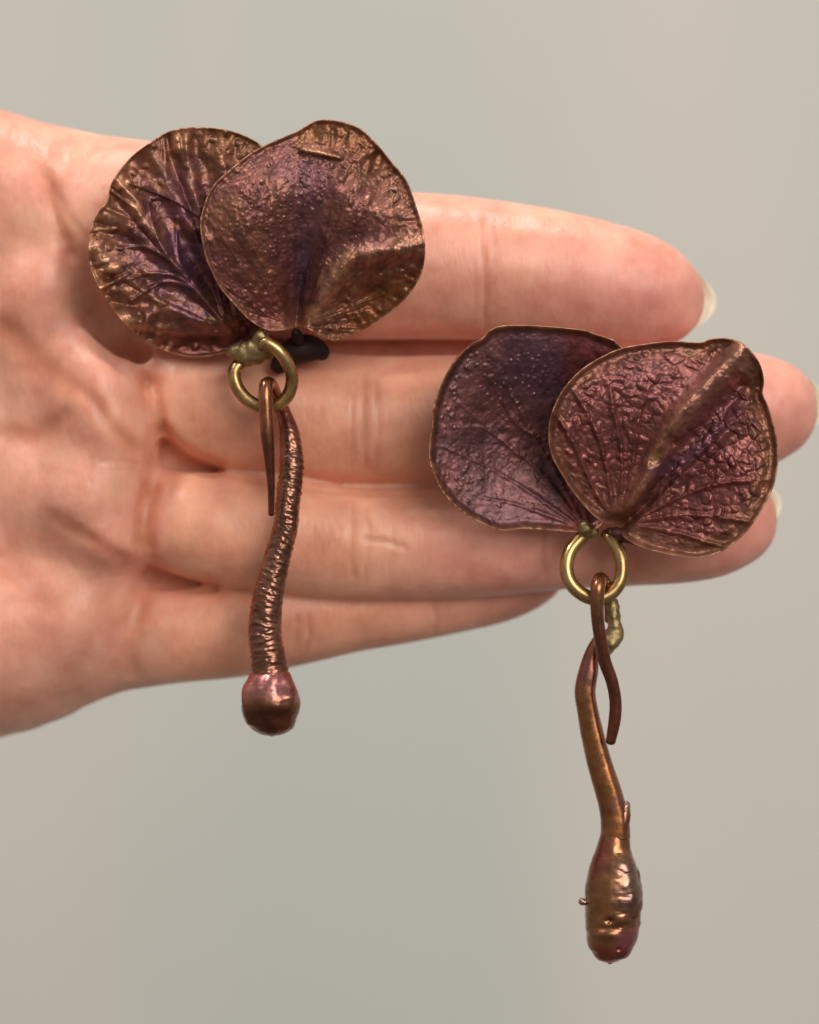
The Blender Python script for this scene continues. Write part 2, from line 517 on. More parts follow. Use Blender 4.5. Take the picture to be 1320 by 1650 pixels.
for poly, w, dep in CREASES:
    P = np.array(poly)
    m = (hx > P[:, 0].min() - 60) & (hx < P[:, 0].max() + 60) & (hy > P[:, 1].min() - 60) & (hy < P[:, 1].max() + 60) & (front > 0)
    d, s, t = pline(hx[m] + 2 * vnoise(hx[m] / 25, hy[m] / 25, 3), hy[m], poly)
    end = sstep(0, .18, t) * sstep(1, .82, t)
    g = np.exp(-(d / w) ** 2) * end - 0.12 * np.exp(-((d - 2.4 * w) / (1.3 * w)) ** 2) * end
    disp[m] -= dep * g * front[m]
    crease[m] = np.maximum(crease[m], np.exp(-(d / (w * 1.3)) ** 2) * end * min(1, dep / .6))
# gentle unevenness of flesh, fine wrinkles on the palm
inpalm = sstep(300, 180, hx) * front
disp += front * 0.18 * fbm(hx / 80, hy / 70, 4, 3)
wr = 1 - np.abs(fbm(hx / 16 + .4 * hy / 16, hy / 34, 9, 3)) * 2
disp -= inpalm * 0.03 * np.clip(wr - .72, 0, 1) / .28
disp -= inpalm * 0.03 * np.clip((1 - np.abs(fbm(hx / 9 - hy / 22, hy / 30 + hx / 40, 19, 2)) * 2) - .7, 0, 1) / .3
topw = np.exp(-((hx - 70) / 120) ** 2 - ((hy - 235) / 60) ** 2)      # short wrinkles by the root of the index finger
disp += topw * front * .10 * vnoise(hx / 5 + hy / 25, hy / 28, 44)
HV = HV + HN * disp[:, None]

mott = fbm(hx / 60, hy / 60, 21, 4)
base = np.array([0.82, 0.43, 0.318])
col = np.tile(base, (len(HV), 1))
def lerp(c, t, k):
    return c + (np.array(t) - c) * np.clip(k, 0, 1)[:, None]
col = lerp(col, (0.80, 0.36, 0.29), .5 * sstep(.0, .7, mott))
col = lerp(col, (0.82, 0.51, 0.375), .5 * sstep(.0, .7, -mott))
bounce_tint = sstep(230, 300, hx) * sstep(1000, 760, hx) * sstep(560, 620, hy)
col = lerp(col, (0.82, 0.405, 0.245), .45 * bounce_tint)  # orange bounce light from the copper, put into the finger skin colour
tips = np.maximum.reduce([np.exp(-(((hx - a) / 170) ** 2 + ((hy - b) / 110) ** 2)) for a, b in ((1040, 480), (1230, 670), (1180, 860), (830, 930))])
col = lerp(col, (0.80, 0.37, 0.31), .8 * tips)
knk = np.maximum.reduce([np.exp(-(((hx - a) / 45) ** 2 + ((hy - b) / 60) ** 2)) for a, b in ((600, 680), (640, 880), (490, 1010))])
col = lerp(col, (0.48, 0.25, 0.20), .4 * knk * (0.6 + .4 * fbm(hx / 14, hy / 40, 31, 3)))
col = lerp(col, (0.60, 0.19, 0.08), .6 * crease)  # crease redness, with the red shade of the folds put into the colour
hand = empty('hand', None, 'open left hand, palm towards the viewer, fingers pointing right behind the earrings', 'hand')
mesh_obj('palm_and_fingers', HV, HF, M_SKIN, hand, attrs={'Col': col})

# fingernails: curved plates on the far side of the fingertips, running past the tip
def nail(cx, cy, d, half_w, length, over, ang):
    V = []; nu, nv = 13, 17
    for layer in (0, 1):
        for j in range(nv):
            v = j / (nv - 1)                   # 0 root .. 1 free edge
            for i in range(nu):
                u = -1 + 2 * i / (nu - 1)
                hw = half_w * (1 - 0.22 * max(0, v - .55) / .45)
                end = -0.26 * length * u * u * v ** 3
                along = v * length + end - (length - over)
                drop = 0.42 * half_w * (1 - math.sqrt(max(0, 1 - .92 * u * u))) * 1.3 + 0.10 * length * v * v
                z = d - half_w * .55 + drop - (0.55 if layer else 0)
                x = along; y = u * hw
                V.append((cx, cy, x, y, z))
    V = np.array(V)
    ca, sa = math.cos(ang), math.sin(ang)
    p = W(V[:, 0], V[:, 1], d)
    x = V[:, 2]; y = V[:, 3]
    P = np.stack([p[:, 0] + x * ca - y * sa, -V[:, 4], p[:, 2] + x * sa + y * ca], -1)
    F = []
    n = nu * nv
    for j in range(nv - 1):
        for i in range(nu - 1):
            a = j * nu + i
            F.append((a, a + 1, a + nu + 1, a + nu)); F.append((n + a, n + a + nu, n + a + nu + 1, n + a + 1))
    rim = [i for i in range(nu)] + [j * nu + nu - 1 for j in range(1, nv)] + [(nv - 1) * nu + i for i in range(nu - 2, -1, -1)] + [j * nu for j in range(nv - 2, 0, -1)]
    for a, b in zip(rim, rim[1:] + rim[:1]):
        F.append((b, a, n + a, n + b))
    return mesh_obj('fingernail', P, F, M_NAIL, hand)
nail(1132, 487, -12.0, 4.6, 11, 2.0, -.12)
nail(1316, 652, -12.0, 4.6, 11, 1.6, 0)
nail(1248, 812, -12.0, 4.2, 11, 1.2, .15)
nail(912, 905, -17.0, 3.8, 10, 1.0, .2)

# ------------------------------------------------------------------ petals
PUR = np.array([0.165, 0.058, 0.054]); VIO = np.array([0.148, 0.066, 0.105]); BRN = np.array([0.225, 0.090, 0.050])
RED = np.array([0.165, 0.035, 0.030]); GLD = np.array([0.60, 0.31, 0.17]); DRK = np.array([0.065, 0.028, 0.024]); ROS = np.array([0.26, 0.083, 0.072])

def petal(name, outline, centre, hfun, thick, parent, nt=520, nr=150):
    O = resample(catmull(outline, 8, True), nt, True)
    c = np.array(centre, float)
    t = np.linspace(0, 1, nr) ** 0.72
    X = c[0] + (O[None, :, 0] - c[0]) * t[:, None]
    Y = c[1] + (O[None, :, 1] - c[1]) * t[:, None]
    T = np.repeat(t[:, None], nt, 1)
    # distance from the rim in pixels, along the spoke
    E = np.hypot(O[None, :, 0] - X, O[None, :, 1] - Y)
    ang = np.repeat((np.arange(nt) / nt)[None, :], nr, 0)
    h, col = hfun(X.ravel(), Y.ravel(), E.ravel(), ang.ravel())
    H = h.reshape(nr, nt)
    Fv = W(X.ravel(), Y.ravel(), h)
    # back skin on fewer rings
    rb = list(range(0, nr - 1, 5)) + [nr - 1]
    Xb = c[0] + (X[rb] - c[0]) * 0.995; Yb = c[1] + (Y[rb] - c[1]) * 0.995
    Bv = W(Xb.ravel(), Yb.ravel(), H[rb].ravel() - thick)
    # rounded edge ring between the skins
    Ed = W(c[0] + (X[-1] - c[0]) * 1.004, c[1] + (Y[-1] - c[1]) * 1.004, H[-1] - thick * .5)
    V = np.vstack([Fv, Bv, Ed])
    C = np.vstack([col, col.reshape(nr, nt, 3)[rb].reshape(-1, 3) * .9, col.reshape(nr, nt, 3)[-1]])
    i = np.arange(nt); j = (i + 1) % nt
    F = []
    for r in range(nr - 1):
        F.append(np.stack([r * nt + i, r * nt + j, (r + 1) * nt + j, (r + 1) * nt + i], 1))
    o = nr * nt
    for r in range(len(rb) - 1):
        F.append(np.stack([o + r * nt + j, o + r * nt + i, o + (r + 1) * nt + i, o + (r + 1) * nt + j], 1))
    e = o + len(rb) * nt
    F.append(np.stack([(nr - 1) * nt + i, (nr - 1) * nt + j, e + j, e + i], 1))
    lb = o + (len(rb) - 1) * nt
    F.append(np.stack([e + i, e + j, lb + j, lb + i], 1))
    F = np.vstack(F)
    # outlines run clockwise on the photo: front faces must look at the camera (-Y)
    n = np.cross(V[F[nt * 60, 2]] - V[F[nt * 60, 0]], V[F[nt * 60, 3]] - V[F[nt * 60, 1]])
    if n[1] > 0:
        F = F[:, ::-1]
    return mesh_obj(name, V, F, M_PETAL, parent, attrs={'Col': C})

def mixc(col, c, k):
    return col + (c - col) * np.clip(k, 0, 1)[:, None]

def pimples(x, y, scale, seed, thr, r=.33):
    f1, f2, idv = worley(x / scale, y / scale, seed)
    rad = r * (.5 + idv)
    return np.where(idv > thr, np.clip(1 - (f1 / rad) ** 2, 0, 1) ** 1.5, 0) * (.4 + idv)

def petal_A(x, y, e, ang):
    bx, by = 385, 545
    r = np.hypot(x - bx, y - by); th = np.arctan2(-(y - by), x - bx)
    h = 2.6 + 5.0 * sstep(0, 330, r) - 2.4 * sstep(170, 330, r)
    # big folds radiating from the root
    h += ridge(x, y, [(375, 535), (318, 462), (262, 395), (222, 345)], 10, .2, 26, 1.3)
    h += ridge(x, y, [(372, 540), (300, 470), (235, 430), (165, 395)], 9, .3, 20, 1.0)
    h += ridge(x, y, [(360, 545), (300, 510), (240, 505), (205, 525)], 12, .8, 14, 1.1)
    h += ridge(x, y, [(345, 440), (312, 372), (285, 330), (228, 296)], 14, .5, 16, 1.2)
    h += ridge(x, y, [(400, 330), (370, 290), (330, 240), (320, 212)], 18, .2, 14, .6)
    # dark step across the upper middle, and the fall below the lower fold
    d, s, t = pline(x, y, [(218, 300), (250, 312), (290, 330), (335, 362)])
    h -= .8 * np.exp(-((d + 3 * fbm(x / 15, y / 15, 14, 2)) / 13) ** 2) * np.where(s > 0, .4, 1)
    d, s, t = pline(x, y, [(200, 530), (240, 512), (300, 516), (372, 508)])
    low = sstep(0, 45, np.where(s < 0, d, 0)) * (y > 490)
    h -= 3.2 * low
    # crumpled sheet: sharp-edged facets, and uneven pleats of many lengths along the rim
    n2 = fbm(x / 20, y / 20, 8, 4)
    wx = x + 14 * fbm(x / 40, y / 40, 15, 2); wy = y + 14 * fbm(x / 40, y / 40, 16, 2)
    c1, c2, ci = worley(wx / 52, wy / 40, 17)
    h += .55 * (c1 - .4) * (.5 + .5 * sstep(320, 280, x))
    fan = np.zeros_like(x)
    wob = 5 * fbm(x / 35, y / 35, 19, 2)
    for k, (tx, ty, bend, ht) in enumerate(((228, 548, 8, .8), (196, 512, -10, 1.1), (158, 458, 10, .9), (146, 400, -12, 1.2), (168, 338, 8, .8), (190, 282, -10, 1.15), (238, 236, 8, .8), (292, 210, -8, 1.0), (352, 208, 6, .7))):
        mx = (380 + tx) / 2 + bend; my = (538 + ty) / 2 - bend
        fan = np.maximum(fan, ridge(x + wob, y + wob, [(380, 538), (mx, my), (tx, ty)], 7, .15, 17, ht))
    h += 1.5 * fan
    c3, c4, cj = worley(wx / 22, wy / 19, 18)
    h += .12 * (c3 - .4)
    rimz = sstep(85, 10, e)
    pl = np.zeros_like(x)
    pr = np.random.RandomState(5)
    for k in range(34):
        a0 = pr.uniform(.10, .80); ln = pr.uniform(18, 75); wd = pr.uniform(.0035, .0085); ht = pr.uniform(.3, 1.0); bend = pr.uniform(-.012, .012)
        pl = np.maximum(pl, ht * np.exp(-((ang - a0 - bend * e / ln) / wd) ** 2) * sstep(ln, ln * .35, e))
    leftish = sstep(360, 270, x)
    crum = pl * (.35 + .65 * leftish)
    h += .9 * crum + .16 * rimz * n2
    vein = np.zeros_like(x)
    for k, poly in enumerate(([(372, 535), (320, 470), (262, 400), (240, 330)], [(345, 500), (300, 455), (250, 440), (190, 455)], [(335, 485), (290, 420), (285, 350)],
                              [(320, 465), (262, 455), (205, 490)], [(300, 440), (240, 400), (190, 400)], [(360, 505), (345, 440), (340, 380)])):
        v = ridge(x, y, poly, 4.5, 1, 3, .5)
        vein = np.maximum(vein, v)
    h += .42 * vein
    h += .20 * fbm(x / 30, y / 30, 2, 3) + .05 * fbm(x / 7, y / 7, 12, 3)
    f1, f2, idc = worley(x / 17 + .3 * n2, y / 17, 31)
    h += .08 * (f2 - f1) * (1 - .5 * rimz)
    h += .28 * pimples(x, y, 17, 3, .72) * sstep(120, 20, e)
    h += .35 * np.exp(-(e / 3.5) ** 2)
    col = np.tile(PUR * 1.0, (len(x), 1))
    col = mixc(col, VIO * 1.1, .75 * np.exp(-(((x - 305) / 50) ** 2 + ((y - 420) / 85) ** 2)))
    col = mixc(col, BRN, .9 * sstep(-.2, .5, n2 + .9 * rimz - .15))
    col = mixc(col, BRN * np.array([1, 1.05, .8]), .8 * sstep(300, 360, x) * sstep(310, 230, y))
    col = mixc(col, RED * .9, low * .8)
    col = mixc(col, GLD, .35 * sstep(.5, 1.1, fan) + .6 * sstep(.35, 1, crum + .4 * n2) + .35 * np.exp(-(e / 4) ** 2))
    return h, col

def petal_B(x, y, e, ang):
    bx, by = 478, 530
    r = np.hypot(x - bx, y - by)
    h = 4.5 + 6.0 * sstep(0, 260, r) - 2.2 * sstep(210, 360, r)
    d, s, t = pline(x, y, [(478, 532), (482, 470), (492, 400), (503, 320), (508, 245)])
    w = 12 + 62 * t
    h -= (1.9 * (1 - t) ** 1.0 + .5) * np.exp(-(d / w) ** 2)
    d2, s2, t2 = pline(x, y, [(478, 528), (482, 470), (490, 410)])
    h -= 1.3 * (1 - t2) * np.exp(-(d2 / 6) ** 2)
    # left lobe bows forward, right lobe carries a fold and then falls away
    h += 1.5 * np.exp(-(((x - 400) / 60) ** 2 + ((y - 380) / 110) ** 2))
    poly = [(492, 528), (515, 482), (555, 428), (600, 408), (650, 402), (690, 392)]
    h += ridge(x, y, poly, 20, 1.5, 15, 1.3)
    d, s, t = pline(x, y, poly)
    fall = np.where(s < 0, sstep(-4, 95, d + 12 * fbm(x / 30, y / 30, 48, 3)), 0)
    h -= 4.2 * fall
    h += ridge(x, y, [(505, 480), (530, 410), (556, 350), (575, 315)], 16, .9, 18, .5)
    h -= 1.6 * np.exp(-(((x - 618) / 48) ** 2 + ((y - 285) / 45) ** 2))
    slash = ridge(x, y, [(488, 241), (515, 246), (548, 254)], 6, 1, 4.5, .8)
    h += .95 * slash
    n2 = fbm(x / 24, y / 24, 41, 4)
    h += .24 * n2 + .05 * fbm(x / 6, y / 6, 43, 3)
    rimz = sstep(60, 10, e)
    h += .40 * rimz * (1 - 2 * np.abs(fbm(ang * 60, e / 50, 45, 2))) * sstep(440, 560, x)
    # streaks running out from the root on the right-hand lobe
    th = np.arctan2(-(y - by), x - bx)
    st = 1 - 2 * np.abs(fbm(th * 9, r / 110, 47, 2))
    h += .26 * st * sstep(40, 110, r) * sstep(490, 540, x) + .10 * st
    bmp = .8 * pimples(x, y, 8, 51, .55) * (.45 + .55 * sstep(0, .5, fbm(x / 50, y / 50, 53, 2) + .15)) + .9 * pimples(x, y, 15, 57, .80)
    h += .13 * bmp * sstep(20, 60, r) * (1 - .8 * np.exp(-(np.abs(d2) / 25) ** 2))
    h += .55 * np.exp(-(e / 4.5) ** 2) * (.4 + .6 * sstep(560, 430, y))
    col = np.tile(PUR * np.array([1.1, 1.05, .95]), (len(x), 1))
    col = mixc(col, BRN, .75 * sstep(-.15, .5, fbm(x / 38, y / 38, 61, 4) + .1))
    col = mixc(col, VIO * .95, .6 * np.exp(-(((x - 495) / 34) ** 2 + ((y - 330) / 120) ** 2)) + .9 * np.exp(-(d2 / 12) ** 2) * (y > 360))
    col = mixc(col, RED, .8 * np.exp(-(((x - 440) / 40) ** 2 + ((y - 490) / 45) ** 2)))
    col = mixc(col, BRN * np.array([.8, .75, .6]), .9 * np.exp(-(((x - 610) / 55) ** 2 + ((y - 265) / 55) ** 2)))
    col = mixc(col, BRN * np.array([1.15, 1.1, .7]), fall * .9)
    col = mixc(col, BRN * np.array([1.2, 1.2, .8]), .8 * np.exp(-((y - 215) / 28) ** 2) * (x > 470))
    col = mixc(col, GLD, .5 * slash + .8 * ridge(x, y, poly, 22, 1, 12, .4) * sstep(-.5, .3, n2) + .5 * np.exp(-(e / 4) ** 2) * (.5 + .7 * sstep(-.3, .4, fbm(ang * 40, 0 * ang, 63, 2))) + .1 * np.clip(bmp, 0, 1))
    return h, col

def petal_C(x, y, e, ang):
    bx, by = 945, 852
    r = np.hypot(x - bx, y - by); th = np.arctan2(-(y - by), x - bx)
    h = 1.6 + 3.4 * sstep(0, 330, r) + 1.1 * sstep(110, 0, e)
    h -= 1.2 * np.exp(-(((x - 850) / 90) ** 2 + ((y - 700) / 90) ** 2))
    vein = np.zeros_like(x)
    for poly in ([(942, 850), (900, 770), (860, 700), (812, 615)], [(940, 850), (870, 760), (800, 700), (740, 650)], [(935, 850), (850, 790), (780, 750), (715, 720)],
                 [(935, 850), (840, 815), (770, 800)], [(946, 840), (925, 740), (900, 640), (880, 560)], [(860, 700), (830, 680), (790, 610)], [(840, 735), (780, 690), (745, 690)]):
        vein = np.maximum(vein, ridge(x, y, poly, 4, 1, 2.5, .35))
    h += .17 * vein
    n2 = fbm(x / 22, y / 22, 71, 4)
    h += .10 * n2 + .04 * fbm(x / 6, y / 6, 73, 3)
    pm = .8 * pimples(x, y, 9, 75, .62) * sstep(-.1, .4, fbm(x / 45, y / 45, 77, 2) + .3 * sstep(820, 740, x))
    h += .11 * pm
    f1, f2, idc = worley(x / 20 + .3 * n2, y / 20, 81)
    h += .05 * (f2 - f1)
    # rolled rim
    h += .8 * np.exp(-(e / 7) ** 2)
    beads = pimples(ang * 90, np.zeros_like(ang), 1.0, 83, .55, .4)
    h += .35 * beads * np.exp(-(e / 5) ** 2)
    col = np.tile(PUR * np.array([.66, .68, .82]), (len(x), 1))
    col = mixc(col, ROS * .6, .55 * sstep(-.2, .5, fbm(x / 60, y / 60, 85, 3)))
    col = mixc(col, DRK * 1.3, .55 * np.exp(-(((x - 770) / 60) ** 2 + ((y - 610) / 60) ** 2)) * sstep(-.4, .4, n2))
    col = mixc(col, VIO * .8, .6 * np.exp(-(((x - 880) / 70) ** 2 + ((y - 590) / 60) ** 2)))
    col = mixc(col, RED, .75 * sstep(300, 330, x - 595))  # shadow beside the front petal, put into the colour as dark red
    col = mixc(col, BRN * 1.2, .85 * np.exp(-(e / 7) ** 2))
    col = mixc(col, GLD, .22 * np.exp(-(e / 3.5) ** 2) + .1 * np.clip(pm, 0, 1) + .4 * beads * np.exp(-(e / 6) ** 2))
    return h, col

def petal_D(x, y, e, ang):
    bx, by = 996, 846
    r = np.hypot(x - bx, y - by); th = np.arctan2(-(y - by), x - bx)
    h = 5.0 + 4.8 * sstep(0, 240, r) - 1.2 * sstep(200, 340, r)
    n2 = fbm(x / 30, y / 30, 91, 3)
    # leathery cells ordered along veins that run out from the root
    f1, f2, idc = worley(r / 17 + .5 * n2, th * 11 + .45 * fbm(x / 22, y / 22, 93, 2), 95)
    dmz = ridge(x, y, [(1003, 838), (1038, 772), (1066, 714), (1100, 662), (1145, 615), (1192, 568)], 16, 1, 34, 1)
    cells = np.clip(1 - (f1 / .72) ** 2, 0, 1) * sstep(0, .3, f2 - f1)
    far = sstep(35, 110, r) * sstep(8, 30, e) * (1 - .9 * dmz)
    h += (.26 + .20 * sstep(1080, 1140, x)) * cells * far * np.clip(idc * 1.6 - .15, .1, 1.3) * (.75 + .6 * fbm(x / 55, y / 55, 96, 2))
    for k, a in enumerate((2.75, 2.45, 2.15, 1.85, 1.55, 1.3, .35, .1, -.12)):
        da = np.abs(th - a - .08 * np.sin(r / 60 + k))
        h += .45 * np.exp(-(da * r / 4.5) ** 2) * sstep(15, 50, r) * sstep(300, 180, r) * (1 - .9 * dmz)
    # midrib: broad ridge, deep groove beside it, second ridge
    mid = [(1003, 838), (1038, 772), (1066, 714), (1100, 662), (1145, 615), (1192, 568)]
    grv = [(1004, 846), (1050, 790), (1092, 735), (1135, 690), (1190, 622)]
    sec = [(1006, 848), (1060, 796), (1110, 740), (1155, 690), (1190, 648)]
    dm, sm, tm = pline(x, y, mid)
    wm = (9 + 9 * tm) * np.where(sm > 0, 1.0, 2.1)
    h += (1.6 + 2.2 * tm) * np.exp(-(dm / wm) ** 2) * sstep(0, .12, tm + .02)
    h -= ridge(x, y, grv, 8, 1.3, 14, 2.0)
    h += ridge(x, y, [(1040, 790), (1085, 742), (1130, 698), (1175, 640)], 8, .7, 9, .9)
    h -= ridge(x, y, [(1020, 835), (1085, 772), (1130, 728), (1165, 688)], 6, .9, 6, .6)
    h += ridge(x, y, [(1060, 800), (1110, 752), (1160, 702), (1190, 665)], 11, .6, 10, .5)
    h -= 1.5 * np.exp(-(((x - 1083) / 9) ** 2 + ((y - 712) / 9) ** 2)) + 1.0 * np.exp(-((((x - 1058) * .8 + (y - 738) * .6) / 9) ** 2 + ((-(x - 1058) * .6 + (y - 738) * .8) / 16) ** 2) ** 2)
    h -= 1.3 * np.exp(-(((x - 1225) / 26) ** 2 + ((y - 640) / 30) ** 2))
    h += .22 * n2 + .10 * fbm(x / 6, y / 6, 97, 3)
    h += .3 * pimples(x, y, 12, 99, .5) * np.exp(-(((x - 1200) / 45) ** 2 + ((y - 620) / 50) ** 2)) + .18 * pimples(x, y, 14, 101, .7) * far
    # smooth border and raised edge
    h += .75 * np.exp(-(e / 5) ** 2) - .15 * np.exp(-((e - 13) / 7) ** 2)
    h -= 2.5 * np.exp(-(r / 16) ** 2)
    mz = ridge(x, y, mid, 10, 1, 22, 1)
    sz = ridge(x, y, sec, 16, 1, 24, 1)
    col = np.tile(ROS * np.array([.82, .80, .85]), (len(x), 1))
    col = mixc(col, PUR * 1.15, .55 * sstep(-.3, .5, fbm(x / 50, y / 50, 103, 3)) + .35 * sz)
    col = mixc(col, BRN * .95, .8 * sstep(0, 60, np.where(x > 1100, 1, 0) * (60 - e)) + .6 * sstep(40, 12, e))
    col = mixc(col, RED * 1.2, .5 * np.exp(-(((x - 1170) / 40) ** 2 + ((y - 755) / 40) ** 2)))
    col = mixc(col, np.array([.30, .135, .09]), .8 * mz)
    col = mixc(col, GLD * np.array([.7, .75, .6]), .9 * np.exp(-((((x - 1058) * .8 + (y - 738) * .6) / 11) ** 2 + ((-(x - 1058) * .6 + (y - 738) * .8) / 19) ** 2) ** 2))
    col = mixc(col, GLD * .7, .3 * mz * np.exp(-((y - 725) / 55) ** 2) + .25 * np.exp(-(r / 70) ** 2))
    col = mixc(col, VIO * 1.1, .85 * ridge(x, y, [(1060, 760), (1110, 735), (1150, 700), (1190, 650)], 14, 1, 12, .7))
    col = mixc(col, ROS * np.array([1.15, 1.15, 1.1]), .3 * cells * far)
    col = mixc(col, GLD, .5 * np.exp(-(e / 4.5) ** 2) * (.5 + .7 * sstep(-.3, .4, fbm(ang * 40, 0 * ang, 105, 2))))
    return h, col

OUT_A = [(392, 556), (370, 566), (335, 574), (300, 574), (262, 563), (228, 545), (200, 520), (178, 492), (158, 460), (146, 430), (142, 400), (148, 365), (160, 340),
         (173, 324), (178, 300), (192, 275), (215, 250), (245, 228), (270, 213), (300, 206), (340, 206), (375, 212), (405, 224), (425, 240), (450, 280), (462, 340), (455, 420), (436, 490), (412, 540)]
OUT_B = [(478, 527), (455, 532), (431, 532), (404, 517), (381, 494), (355, 464), (340, 434), (331, 412), (323, 366), (328, 334), (343, 300), (368, 276), (401, 249), (440, 228), (480, 211), (504, 197),
         (528, 193), (561, 199), (583, 209), (607, 232), (631, 261), (655, 291), (671, 334), (681, 367), (685, 400), (680, 437), (664, 467), (643, 491), (619, 509), (592, 528), (560, 541), (537, 549), (506, 535), (490, 528)]
OUT_C = [(952, 856), (920, 857), (895, 855), (845, 852), (810, 855), (778, 844), (745, 825), (715, 795), (700, 765), (692, 740), (692, 715), (696, 690), (698, 660), (707, 630), (722, 598), (740, 572),
         (762, 553), (777, 545), (790, 532), (810, 525), (845, 524), (895, 527), (940, 532), (962, 539), (980, 545), (997, 555), (1035, 600), (1045, 680), (1015, 770), (980, 835)]
OUT_D = [(994, 846), (973, 842), (952, 826), (928, 799), (906, 765), (891, 738), (885, 714), (885, 684), (893, 656), (909, 626), (937, 596), (970, 575), (1000, 562), (1037, 555), (1082, 550), (1128, 552),
         (1143, 547), (1161, 545), (1182, 547), (1200, 556), (1215, 572), (1226, 590), (1231, 614), (1229, 635), (1237, 653), (1247, 684), (1253, 714), (1253, 750), (1246, 784), (1228, 820), (1206, 853),
         (1179, 878), (1152, 893), (1125, 899), (1094, 896), (1067, 891), (1034, 882), (1009, 868), (1000, 856)]

# ------------------------------------------------------------------ wires, stems, buds
def tube(name, pts, mat, parent, nseg=160, nv=40, dfun=None, cfun=None, flat=1.0):
    """pts: (px, py, r_px, depth mm). Round tube with closed, rounded ends; dfun(u mm, v 0..1, px, py) -> radial displacement mm"""
    C = resample(catmull(pts, 10), nseg, dims=3)
    p = W(C[:, 0], C[:, 1], C[:, 3]); r = C[:, 2] * (CAMD - C[:, 3]) / CAMD / PXMM
    tan = np.gradient(p, axis=0); tan /= np.linalg.norm(tan, axis=1)[:, None] + 1e-12
    # parallel transport, starting with a normal that looks at the camera
    n = np.array([0, -1., 0]); n -= tan[0] * (n @ tan[0])
    if np.linalg.norm(n) < .2:
        n = np.array([1., 0, 0]); n -= tan[0] * (n @ tan[0])
    n /= np.linalg.norm(n)
    Ns = []
    for k in range(nseg):
        n = n - tan[k] * (n @ tan[k]); n /= np.linalg.norm(n); Ns.append(n)
    Ns = np.array(Ns); Bs = np.cross(tan, Ns)
    u = np.r_[0, np.cumsum(np.linalg.norm(np.diff(p, axis=0), axis=1))]
    v = np.arange(nv) / nv; a = v * 2 * np.pi
    U, Vv = np.meshgrid(u, v, indexing='ij')
    D = dfun(U, Vv, np.repeat(C[:, :1], nv, 1), np.repeat(C[:, 1:2], nv, 1)) if dfun else 0 * U
    D = D * np.clip(r[:, None] / 1.6, 0, 1) if r.max() > 1.6 else D
    R = r[:, None] + D
    P = p[:, None] + Ns[:, None] * (np.cos(a)[None, :, None] * R[..., None] * flat) + Bs[:, None] * (np.sin(a)[None, :, None] * R[..., None])
    V = P.reshape(-1, 3)
    # ends: short rounded caps
    i = np.arange(nv); j = (i + 1) % nv
    F = [np.stack([k * nv + i, (k + 1) * nv + i, (k + 1) * nv + j, k * nv + j], 1) for k in range(nseg - 1)]
    extra = []; n0 = len(V)
    capcol = []
    for end, sgn in ((0, -1), (nseg - 1, 1)):
        ring0 = end * nv
        prev = ring0 + i
        for q, (sc, off) in enumerate(((.8, .38), (.45, .62))):
            c = p[end] + tan[end] * sgn * off * r[end] * .8
            extra.append(c + (P[end] - p[end]) * sc)
            cur = n0 + sum(len(x) for x in extra) - nv + i
            F.append(np.stack([prev, cur, np.roll(cur, -1), np.roll(prev, -1)], 1) if sgn > 0 else np.stack([cur, prev, np.roll(prev, -1), np.roll(cur, -1)], 1))
            prev = cur; capcol.append(end)
        extra.append((p[end] + tan[end] * sgn * .7 * r[end] * .8)[None])
        tip = n0 + sum(len(x) for x in extra) - 1
        F.append(np.stack([prev, np.full(nv, tip), np.full(nv, tip), np.roll(prev, -1)], 1) if sgn > 0 else np.stack([np.full(nv, tip), prev, np.roll(prev, -1), np.full(nv, tip)], 1))
        capcol.append(-end - 1)
    V = np.vstack([V] + extra)
    Fl = []
    for f in np.vstack(F).tolist():
        g = list(dict.fromkeys(f)); Fl.append(g)
    attrs = None
    if cfun:
        c = cfun(U.ravel(), Vv.ravel(), np.repeat(C[:, 0], nv), np.repeat(C[:, 1], nv), D.ravel())
        c3 = c.reshape(nseg, nv, 3); ex = []
        for q in capcol:
            if q >= 0: ex.append(c3[q])
            else: ex.append(c3[-q - 1][:1])
        attrs = {'Col': np.vstack([c] + ex)}
    return mesh_obj(name, V, Fl, mat, parent, attrs=attrs)

